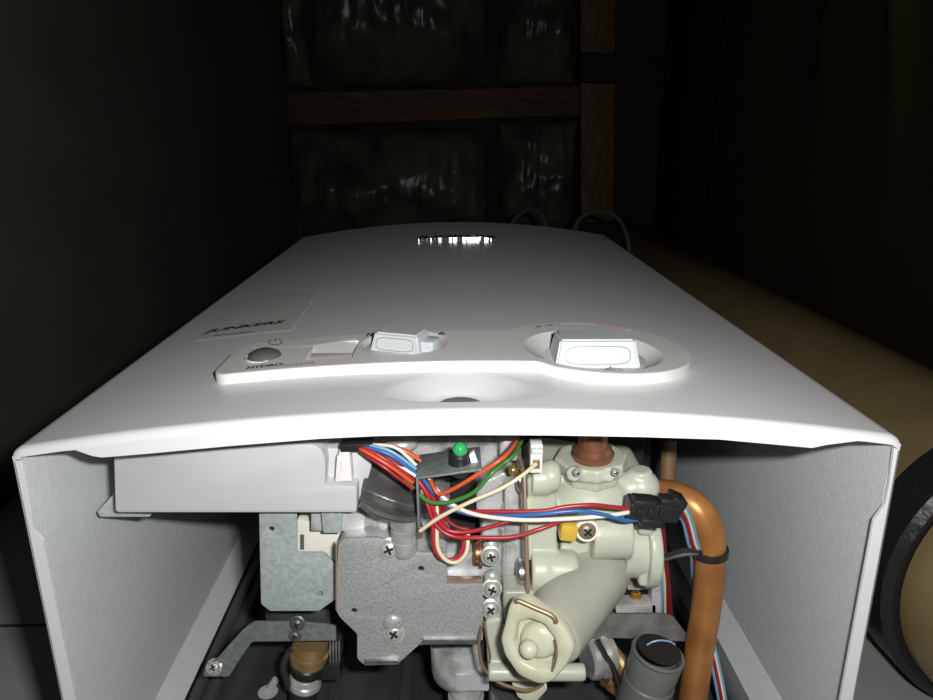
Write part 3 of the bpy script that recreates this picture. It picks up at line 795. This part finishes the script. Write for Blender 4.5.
# top collar (octagonal) with copper bushing
s = B(); c = P(591, 482, .272); top_ = P(591, 454, .272); L = (top_ - c).length
s.lathe(c, top_ - c, [(0, .0105), (.0025, .0125), (L * .45, .0128), (L * .55, .0150), (L * .92, .0153), (L * .96, .0145)], 8)
s.cyl(P(572, 474, .2585), P(578, 474, .262), .003); s.cyl(P(610, 474, .2585), P(606, 474, .262), .003)
s.build('top_collar', 'valve', wv, remesh=V, smooth=5)
s = B(); s.lathe(P(593, 459.5, .269), top_ - c, [(0, .0078), (.0030, .0086), (.0036, .0078), (.006, .0074), (.0065, .0060), (.022, .0058)], 40); s.build('copper_bushing', 'copperb', wv)
for q in ((577, 472.5), (615.5, 472)): screw(wv, P(q[0], q[1], .2545), .0016, m='zinc', washer=False, name='collar_screw')
# brown cross-head screw in pale ring + yellow seal
cs = P(587, 530.5, .2500)
s = B(); s.torus(cs, (0, -1, .2), .0040, .0006); s.cyl(cs + Vector((0, .0, 0)), cs + Vector((0, .008, 0)), .0044); s.build('screw_ring', 'cream', wv)
screw(wv, cs + Vector((0, -.0003, 0)), .0035, axis=(0, -1, .2), m='dull', rot=.8, washer=False, name='brown_screw')
s = B(); c = P(568, 530.5, .2515); s.obox(c, (.0068, .006, .0068), Matrix.Rotation(.15, 3, 'Y'), .0010); s.obox(c + Vector((-.0005, -.003, .0002)), (.0042, .001, .0050), Matrix.Rotation(.4, 3, 'Y'), .0003); s.build('yellow_seal_cap', 'yel', wv)
s = B(); s.plate([(527, 500), (531, 500), (533, 560), (529, 560)], .2575, .004, .0003); s.build('rib', 'valve2', wv)
# slanted cylinder's cap
fx, fy, fz = frame(axd)
capc = E1
fpix = [(510, 603), (527, 599), (541, 609), (556, 618), (568, 632), (575, 647), (568, 663), (553, 681), (539, 684), (519, 675), (505, 655), (501, 639), (506, 621)]
hpix = [(517, 622), (530, 618), (545, 624), (555, 638), (557, 656), (552, 669), (535, 668), (520, 660), (514, 643)]
def onplane(px, py, o, n):
    d = ray(px, py); return d * (o.dot(n) / d.dot(n))
nn = Vector((-.28, -.93, .12)).normalized()
def ringplate(outer, inner, o, n, th, N=64):
    s_ = B(); bm = s_.bm
    def resamp(pp):
        pp = [onplane(px, py, o, n) for px, py in pp]; c_ = sum(pp, Vector()) / len(pp); X, Y, Z = frame(n)
        an = sorted([(math.atan2((p - c_).dot(Y), (p - c_).dot(X)), (p - c_).length) for p in pp])
        out = []
        for k in range(N):
            a_ = -math.pi + 2 * math.pi * k / N
            hi_ = next((i for i, q in enumerate(an) if q[0] > a_), 0); lo_ = hi_ - 1
            a0, ra_ = an[lo_]; a1, rb_ = an[hi_]
            if a1 <= a0: a1 += 2 * math.pi
            aa = a_ if a_ >= a0 else a_ + 2 * math.pi
            t_ = (aa - a0) / (a1 - a0); pa = Vector((math.cos(a0), math.sin(a0))) * ra_; pb = Vector((math.cos(a1), math.sin(a1))) * rb_
            # chord intersection
            e = pb - pa; dr = Vector((math.cos(a_), math.sin(a_))); den = dr.x * (-e.y) + dr.y * e.x
            r_ = (pa.x * (-e.y) + pa.y * e.x) / den if abs(den) > 1e-9 else ra_
            out.append(r_)
        out = [(out[k - 1] + 2 * out[k] + out[(k + 1) % N]) / 4 for k in range(N)]
        return [c_ + (X * math.cos(-math.pi + 2 * math.pi * k / N) + Y * math.sin(-math.pi + 2 * math.pi * k / N)) * out[k] for k in range(N)], c_
    O, c0 = resamp(outer); I_, c1 = resamp(inner)
    lays = [[p - n * th for p in O], [p for p in O], [p + (c0 - p).normalized() * .0008 + n * .0007 for p in O],
            [p - (c1 - p).normalized() * .0006 + n * .0006 for p in I_], I_, [p + (c1 - p).normalized() * .0006 - n * .0055 for p in I_]]
    vs = [[bm.verts.new(p) for p in l] for l in lays]
    for A, Bq in zip(vs, vs[1:]):
        for k in range(N): bm.faces.new((A[k], A[(k + 1) % N], Bq[(k + 1) % N], Bq[k]))
    bm.faces.new(vs[-1]); bm.faces.new(list(reversed(vs[0])))
    return s_
s = ringplate(fpix, hpix, P(540, 642, .2250), nn, .005); cap = s.build('end_cap', 'valve2', wv, 50)
oc = onplane(538, 645, P(540, 642, .2250), nn)
s = B(); s.lathe(oc - nn * .0056, nn, [(0, .0074), (.0028, .0071), (.0044, .0060), (.0052, .0040), (.0055, 0)], 36); s.build('inner_dome', 'valve2', cap)
oc2 = onplane(528, 652, P(540, 642, .2222), nn)
s = B(); s.cyl(oc2 - nn * .007, oc2 - nn * .0018, .0033, seg=32); s.ball(oc2 - nn * .0018, .0035); s.build('centre_nub', 'valve2', cap)
s = B(); s.tube([onplane(x, y, P(540, 642, .2235), nn) for x, y in ((516, 602), (519, 601), (535, 608), (549, 614), (555, 619), (556, 623))], .00085); s.build('wire_clip', 'clip', wv)
s = B(); s.tube([onplane(x, y, P(540, 642, .2247), nn) for x, y in ((555, 640), (556.5, 650), (555, 662), (552, 671))], .0006); s.build('wire_clip', 'clip', wv)
s = B(); s.tube([P(482, 626, .2495), P(479, 640, .2490), P(480, 655, .2490), P(484, 668, .2485), P(494, 679, .2475), P(505, 685, .2460), P(523, 690, .2440), P(535, 689, .2430), P(543, 684, .2425)], .0007); s.build('wire_clip', 'clip', wv)
s = B(); s.tube([P(484, 622, .2495), P(487, 640, .2500), P(490, 655, .2500), P(489, 668, .2490)], .0005); s.build('wire_clip', 'clip', wv)
s = B(); s.plate([(512, 684), (530, 691), (547, 685), (547, 690), (532, 706), (518, 697)], .256, .01, .0006); s.build('square_nut', 'valve2', wv)

# inlet pipe stub below the valve
s = B(); s.cyl(P(518, 684, .275), P(519, 716, .275), .0130, bev=.0005); s.lathe(P(518, 693, .275), P(519, 716, .275) - P(518, 684, .275), [(0, .0136), (.003, .0136)], 40)
tag(s.build('inlet_pipe_fitting', 'steel'), 'dull steel inlet fitting under the slanted valve cylinder', 'pipe fitting')
# chrome ring and tan connection
s = B(); c = P(598, 655, .285)
s.lathe(c - Vector((.006, .002, 0)), (1, .3, 0), [(0, .0088), (.001, .0100), (.0035, .0104), (.0042, .0092), (.0060, .0092), (.0066, .0106), (.0090, .0110), (.0098, .0096), (.0125, .0094)], 48)
tag(s.build('chrome_ring', 'satin'), 'bright silvery union ring behind the slanted cylinder', 'ring')
s = B(); s.torus(P(612, 668, .286), (1, .5, .1), .0110, .0030); s.cyl(P(606, 668, .290), P(622, 672, .290), .0085)
tag(s.build('tan_pipe_joint', 'tan'), 'brownish tan pipe joint between chrome ring and grey drain cup', 'pipe joint')

# steel bracket on the right with brass screw
rb = thing('steel_bracket', 'grey steel bracket with square opening right of the slanted cylinder', 'bracket')
s = B(); s.plate([(590, 615), (655, 612), (674, 618), (692, 642), (575, 636)], .284, .002, .001); s.build('base_sheet', 'aludk', rb); s = B()  # base sheet lies in shadow, so its colour is darkened
s.plate([(652, 562), (661, 562), (661, 613), (652, 613)], .278, .008, .0006); s.plate([(616, 606), (656, 605), (656, 613), (616, 613)], .278, .008, .0006); s.plate([(628, 586), (656, 585), (656, 590), (628, 590)], .279, .006, .0004)
s.build('folded_sheet', 'alu', rb)
s = B(); s.plate([(612, 560), (655, 560), (655, 612), (612, 612)], .292, .002, .0005); s.build('opening_shade', 'slot', rb)  # black sheet added for the shade seen through the opening
s = B(); s.cyl(P(636, 591, .283), P(636, 606, .283), .0020, seg=6); s.torus(P(636, 595, .283), (0, 0, 1), .0022, .0006); s.torus(P(636, 601, .283), (0, 0, 1), .0022, .0005); s.build('brass_screw', 'brass', rb)

# grey cup / drain
dr = thing('drain_cup', 'dark grey ribbed plastic cup with open top at the bottom right', 'drain cup')
a = P(657, 656, .262); b = P(638, 716, .262); axc = (a - b); Lc = axc.length; axn = axc.normalized(); axn = (axn + Vector((0, -.02, 0))).normalized(); b = a - axn * Lc
s = B(); s.lathe(b - axn * .01, axn, [(0, .0102), (.012, .0106), (.0125, .0100), (.0135, .0100), (.014, .0110), (Lc * .9, .0112), (Lc * .92, .0107), (Lc + .002, .0110), (Lc + .0093, .0113), (Lc + .010, .0110), (Lc + .010, .0096), (Lc, .0092), (Lc - .004, 0)], 48)
s.build('cup', 'hose', dr)
s = B(); s.lathe(a + axn * .0035, axn, [(0, .0095), (.0004, .0095)], 32); s.build('inside_shade', 'slot', dr)  # black disc painted as the shade in the cup's mouth
s = B(); s.torus(a + axn * .0015, axn, .0108, .0009); s.build('rim_ring', 'hose', dr)
s = B(); s.tube([a + axn * .0045 + Vector((.007 * math.cos(t_), -.001, .0045 * math.sin(t_))) for t_ in (2.6, 2.1, 1.6, 1.0, .5)], .0004); s.build('blue_glint', 'bluel', dr)  # blue glint inside the cup, drawn as a thin coloured line
s = B(); s.tube([P(598, 640, .272), P(606, 655, .270), P(614, 668, .268), P(620, 690, .268), P(619, 705, .268)], .0009); tag(s.build('black_lead', 'blackw'), 'thin black lead dropping beside the grey drain cup', 'wire')

# ================================================================== GAS COCK lower left
gc = thing('gas_cock', 'tan and black gas cock with steel collar hanging below the galvanised strap', 'gas cock')
ca, cb_ = P(311, 640, .300), P(301, 712, .300); cd = (cb_ - ca).normalized()
def cp_(py): t_ = (py - 640) / 72; return ca.lerp(cb_, t_)
s = B(); s.lathe(cp_(640), cd, [(0, .0085), (.006, .0085), (.0065, .0095), (.009, .0095), (.0095, .0088), (.012, .0088)], 40); s.build('tan_body', 'tan', gc)
s = B(); s.lathe(cp_(664), cd, [(-.002, .0078), (-.001, .0086), (.0025, .0086), (.004, .0078)], 40); s.plate([(309, 667), (340, 667), (341, 680), (318, 681), (309, 676)], .296, .008, .001); s.build('black_lever', 'black', gc)
s = B(); s.lathe(cp_(676), cd, [(-.002, .0072), (-.0012, .0078), (.001, .0080), (.0015, .0074), (.0022, .0080), (.0045, .0082), (.0055, .0076)], 40); s.build('steel_collar', 'zinc', gc)
s = B(); s.lathe(cp_(687), cd, [(-.002, .0068), (.012, .0070), (.013, .0064)], 40); s.build('hose_end', 'rubber', gc)
s = B(); s.tube([P(290, 650, .298), P(284, 665, .296), P(287, 682, .296), P(291, 690, .296)], .0016); s.build('black_grip', 'rubber', gc)
s = B()
for k in range(4): s.plate([(329 + k * 3, 641), (331 + k * 3, 641), (331 + k * 3, 663), (329 + k * 3, 663)], .300, .012, .0002)
tag(s.build('fin_stack', 'steel'), 'small stack of bright vertical metal fins right of the gas cock', 'metal fins')

# strap bracket fixed to the rail
sb = thing('support_strap', 'stepped galvanised strap screwed to the dark left rail', 'strap')
s = B(); s.plate([(254, 622), (300, 622), (336, 626), (336, 641), (252, 642), (238, 662), (229, 677), (203, 677), (206, 664), (217, 659), (243, 630)], .288, .0014, .0012, bev=.0004)
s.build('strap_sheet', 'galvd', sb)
screw(sb, P(214, 667, .2872), .0030, rot=.5, axis=(0, -1, .6)); screw(sb, P(297, 624, .2872), .0030, m='rail', rot=.5); screw(sb, P(295, 635.5, .2875), .0026, m='rail', rot=1.2)

# ================================================================== COPPER PIPE
cpipe = B(); cpipe.tube([P(688, 735, .283), P(694, 690, .282), P(701, 640, .279), P(707, 600, .277), P(710, 565, .276), P(709, 533, .277), P(698, 510, .280), P(682, 499, .285), P(664, 494, .292), P(640, 493, .300)], .0066, 28, 10)
tag(cpipe.build('copper_pipe', 'copper'), 'thick brown copper pipe bending down at the right of the valve', 'pipe')
s = B(); s.tube([P(669, 440, .36), P(668, 470, .355), P(666, 500, .350), P(663, 520, .345)], .0042, 20); tag(s.build('copper_pipe', 'copperdim'), 'thin copper pipe dropping behind the black plug', 'pipe')
ct = thing('cable_tie', 'black cable tie round the copper pipe with a pale trimmed tail', 'cable tie')
s = B(); cc_ = P(710, 551, .276); s.lathe(cc_, P(710, 545, .276) - P(709.5, 560, .276), [(-.0016, .0068), (-.0016, .0078), (.0016, .0078), (.0016, .0068), (-.0016, .0068)], 40, cap=False); s.obox(P(697, 553, .270), (.004, .004, .0036), None, .0006); s.build('strap_loop', 'black', ct)
s = B(); s.tube([P(697, 553, .268), P(684, 554, .262), P(664, 559, .258)], .0009, 8, 6, .4); s.build('tail', 'steel', ct)
s = B(); s.tube([P(697, 551, .268), P(684, 550, .262), P(665, 556, .258)], .0009, 8, 6, .4); s.build('tail', 'black', ct)

# ================================================================== WIRES
WR = .00082
def wire(pts, m, parent=None, name='wire', r=WR, label=None):
    s = B(); s.tube([P(*p) for p in pts], r, 10, 8); o = s.build(name, m, parent, 60)
    if label: o['label'] = label
    return o
h1 = thing('wiring_harness', 'bundle of coloured wires running from the pale grey box down through the bracket', 'wiring')
A = .2440
top = [('orange', [(372, 446, .256), (398, 448, .251), (421, 461, .250)]),
       ('whitew', [(360, 446, .254), (381, 445, .250), (398, 449, .2475), (416, 465, .248)]),
       ('orange', [(366, 446, .256), (396, 447, .252), (419, 457, .252)]),
       ('bluel', [(360, 447, .253), (372, 446, .249), (392, 452, .247), (416, 469, .248)]),
       ('blue', [(358, 447, .253), (370, 448, .248), (392, 456, .2465), (416, 473, .2480)]),
       ('dred', [(360, 448, .253), (382, 452, .248), (398, 463, .247), (417, 479, .248)]),
       ('blackw', [(360, 449, .254), (384, 456, .249), (400, 467, .248), (417, 476, .249)]),
       ('whitew', [(360, 449, .254), (383, 453, .249), (402, 467, .247), (417, 477, .2475)]),
       ('red', [(357, 447, .2525), (366, 449, .2475), (388, 461, .2455), (414, 481, .2465)]),
       ('orange', [(357, 448, .2525), (364, 451, .247), (388, 465, .2445), (413, 483, .246)]),
       ('red', [(357, 449, .2535), (366, 455, .249), (388, 470, .2455), (413, 489, .2475)]),
       ('green', [(392, 466, .250), (402, 476, .247), (414, 488, .248)])]
for m, pts in top: wire(pts, m, h1, r=.00064)
inner = [('blue', [(419, 474, .250), (426, 483, .251), (439, 498, .250), (456, 510, .248), (480, 516, .246), (501, 516, .2435), (540, 514, .239), (579, 511, .238), (609, 516, .240), (627, 520.5, .243), (648, 517, .246)]),
         ('whitew', [(428, 476, .252), (436, 489, .251), (450, 503, .248), (474, 514, .2445), (514, 519.5, .2400), (553, 519.5, .2385), (604, 516, .240), (636, 511, .245)]),
         ('red', [(424, 486, .252), (436, 500, .252), (455, 510, .249), (484, 511.5, .245), (540, 511, .2410), (565, 507, .2405), (591, 505, .2405), (612, 507, .242), (634, 509, .245)]),
         ('red', [(418, 480, .249), (427, 494, .2475), (436, 516, .246), (448, 530, .245), (466, 532, .2445), (490, 527, .244), (512, 520, .244), (530, 515, .2455)]),
         ('red', [(421, 490, .250), (428, 506, .2475), (436, 525, .2455), (452, 536, .244), (476, 537.5, .2425), (512, 537, .2415), (540, 529, .2415), (556, 523, .2430), (575, 517, .246)]),
         ('dred', [(430, 478, .252), (436, 492, .250), (444, 515, .249), (455, 526, .248), (470, 530, .248)]),
         ('orange', [(430, 479, .252), (434, 488, .2485), (440, 494, .2470), (455, 488, .2455), (474, 476.5, .2445), (500, 460, .245), (512, 448, .252), (518, 438, .262)])]
for m, pts in inner: wire(pts, m, h1)
for m, pts in (('red', [(434, 500, .250), (433, 525, .247), (434, 545, .2455), (440, 557, .245), (450, 560, .2450), (460, 555, .2455), (464, 543, .247), (465, 530, .249)]),
               ('creamw', [(437, 505, .250), (437, 530, .2465), (438, 548, .245), (446, 560, .2445), (457, 562, .2445), (466, 553, .245), (468, 540, .247), (468, 530, .249)]),
               ('red', [(436, 500, .2515), (441, 512, .2495), (446, 528, .248), (456, 536, .247)])): wire(pts, m, h1)
s = B(); bp0 = P(652, 508, .2465)
Rr = Matrix.Rotation(math.radians(6), 3, 'Y')
s.obox(bp0, (.0190, .0090, .0070), Rr, .0008); s.obox(bp0 + Vector((-.004, -.002, .0042)), (.0085, .007, .0030), Rr, .0006); s.obox(bp0 + Vector((.005, -.001, .0040)), (.0060, .006, .0026), Rr, .0006)
s.obox(bp0 + Vector((-.001, -.0035, -.0038)), (.0085, .004, .0034), Rr, .0006); s.obox(bp0 + Vector((.0085, .001, .0010)), (.0060, .0085, .0080), Matrix.Rotation(math.radians(25), 3, 'Y'), .0006)
for k in range(3): s.obox(bp0 + Vector((-.006 + k * .0042, -.0050, .0010)), (.0022, .0018, .0032), Rr, .0003)
s.build('black_plug', 'black', h1)
wg = wire([(420, 494, .2475), (426, 500, .2460), (436, 503, .2448), (452, 501.5, .2440), (474, 492, .2435), (491, 474, .2440), (503, 464, .247), (514, 455, .250), (522, 440, .262)], 'green')
tag(wg, 'single green wire arching up to the right past the lamp bracket', 'wire')
wc = wire([(420, 531, .2435), (440, 517, .2415), (470, 502, .2405), (500, 489, .2405), (520, 477, .2420), (536, 464, .2480)], 'creamw', r=.00078)
tag(wc, 'cream wire running diagonally from the bracket foot up to the white clip', 'wire')
cl = thing('wire_clip_terminal', 'small white upright terminal clip at the top left of the water valve', 'terminal')
s = B(); s.plate([(531, 445), (543, 445), (542, 473), (530, 473)], .2495, .006, .0004); s.obox(P(537, 450, .2485), (.004, .003, .0015), None, .0002); s.build('clip_body', 'plastic', cl)
s = B(); s.plate([(533, 460), (540, 460), (540, 469), (533, 469)], .2490, .001, .0002); s.build('socket', 'tan', cl)
h2 = thing('pipe_wiring', 'red white and blue wires leaving the black plug and following the copper pipe', 'wiring')
for k, m in enumerate(('bluel', 'whitew', 'red', 'dred', 'bluel')):
    d = k * 2.2; wire([(676 - d * .3, 503 + d * .8, .252), (686 - d, 507 + d, .256), (692 - d, 522, .262), (697 - d, 542, .268), (700 - d, 553, .272), (702 - d, 590, .292), (706 - d, 620, .294), (714 - d * .8, 645, .294), (722 - d * .8, 680, .293), (728 - d * .8, 712, .292)], m, h2)
h3 = thing('pipe_wiring', 'white red and blue wires dropping behind the round side flange of the valve', 'wiring')
for m, d in (('bluel', 0), ('creamw', 2.5), ('dred', 5), ('dred', 7)):
    wire([(656 + d, 520, .284), (659 + d, 555, .286), (662 + d, 580, .288), (662 + d * 1.2, 600, .290), (662 + d * 1.4, 620, .293), (664 + d * 1.5, 645, .297)], m, h3, r=.00062)

# ------------------------------------------------------------------ put every thing's origin at its base
bpy.context.view_layer.update()
def meshes(o):
    out = [o] if o.type == 'MESH' else []
    for ch in o.children: out += meshes(ch)
    return out
for o in [o for o in C.objects if o.parent is None and o.type in ('MESH', 'EMPTY')]:
    ms = meshes(o)
    vs = [v.co for m in ms for v in m.data.vertices]
    base = Vector(((min(v.x for v in vs) + max(v.x for v in vs)) / 2, (min(v.y for v in vs) + max(v.y for v in vs)) / 2, min(v.z for v in vs)))
    for m in ms: m.data.transform(Matrix.Translation(-base))
    o.location = base
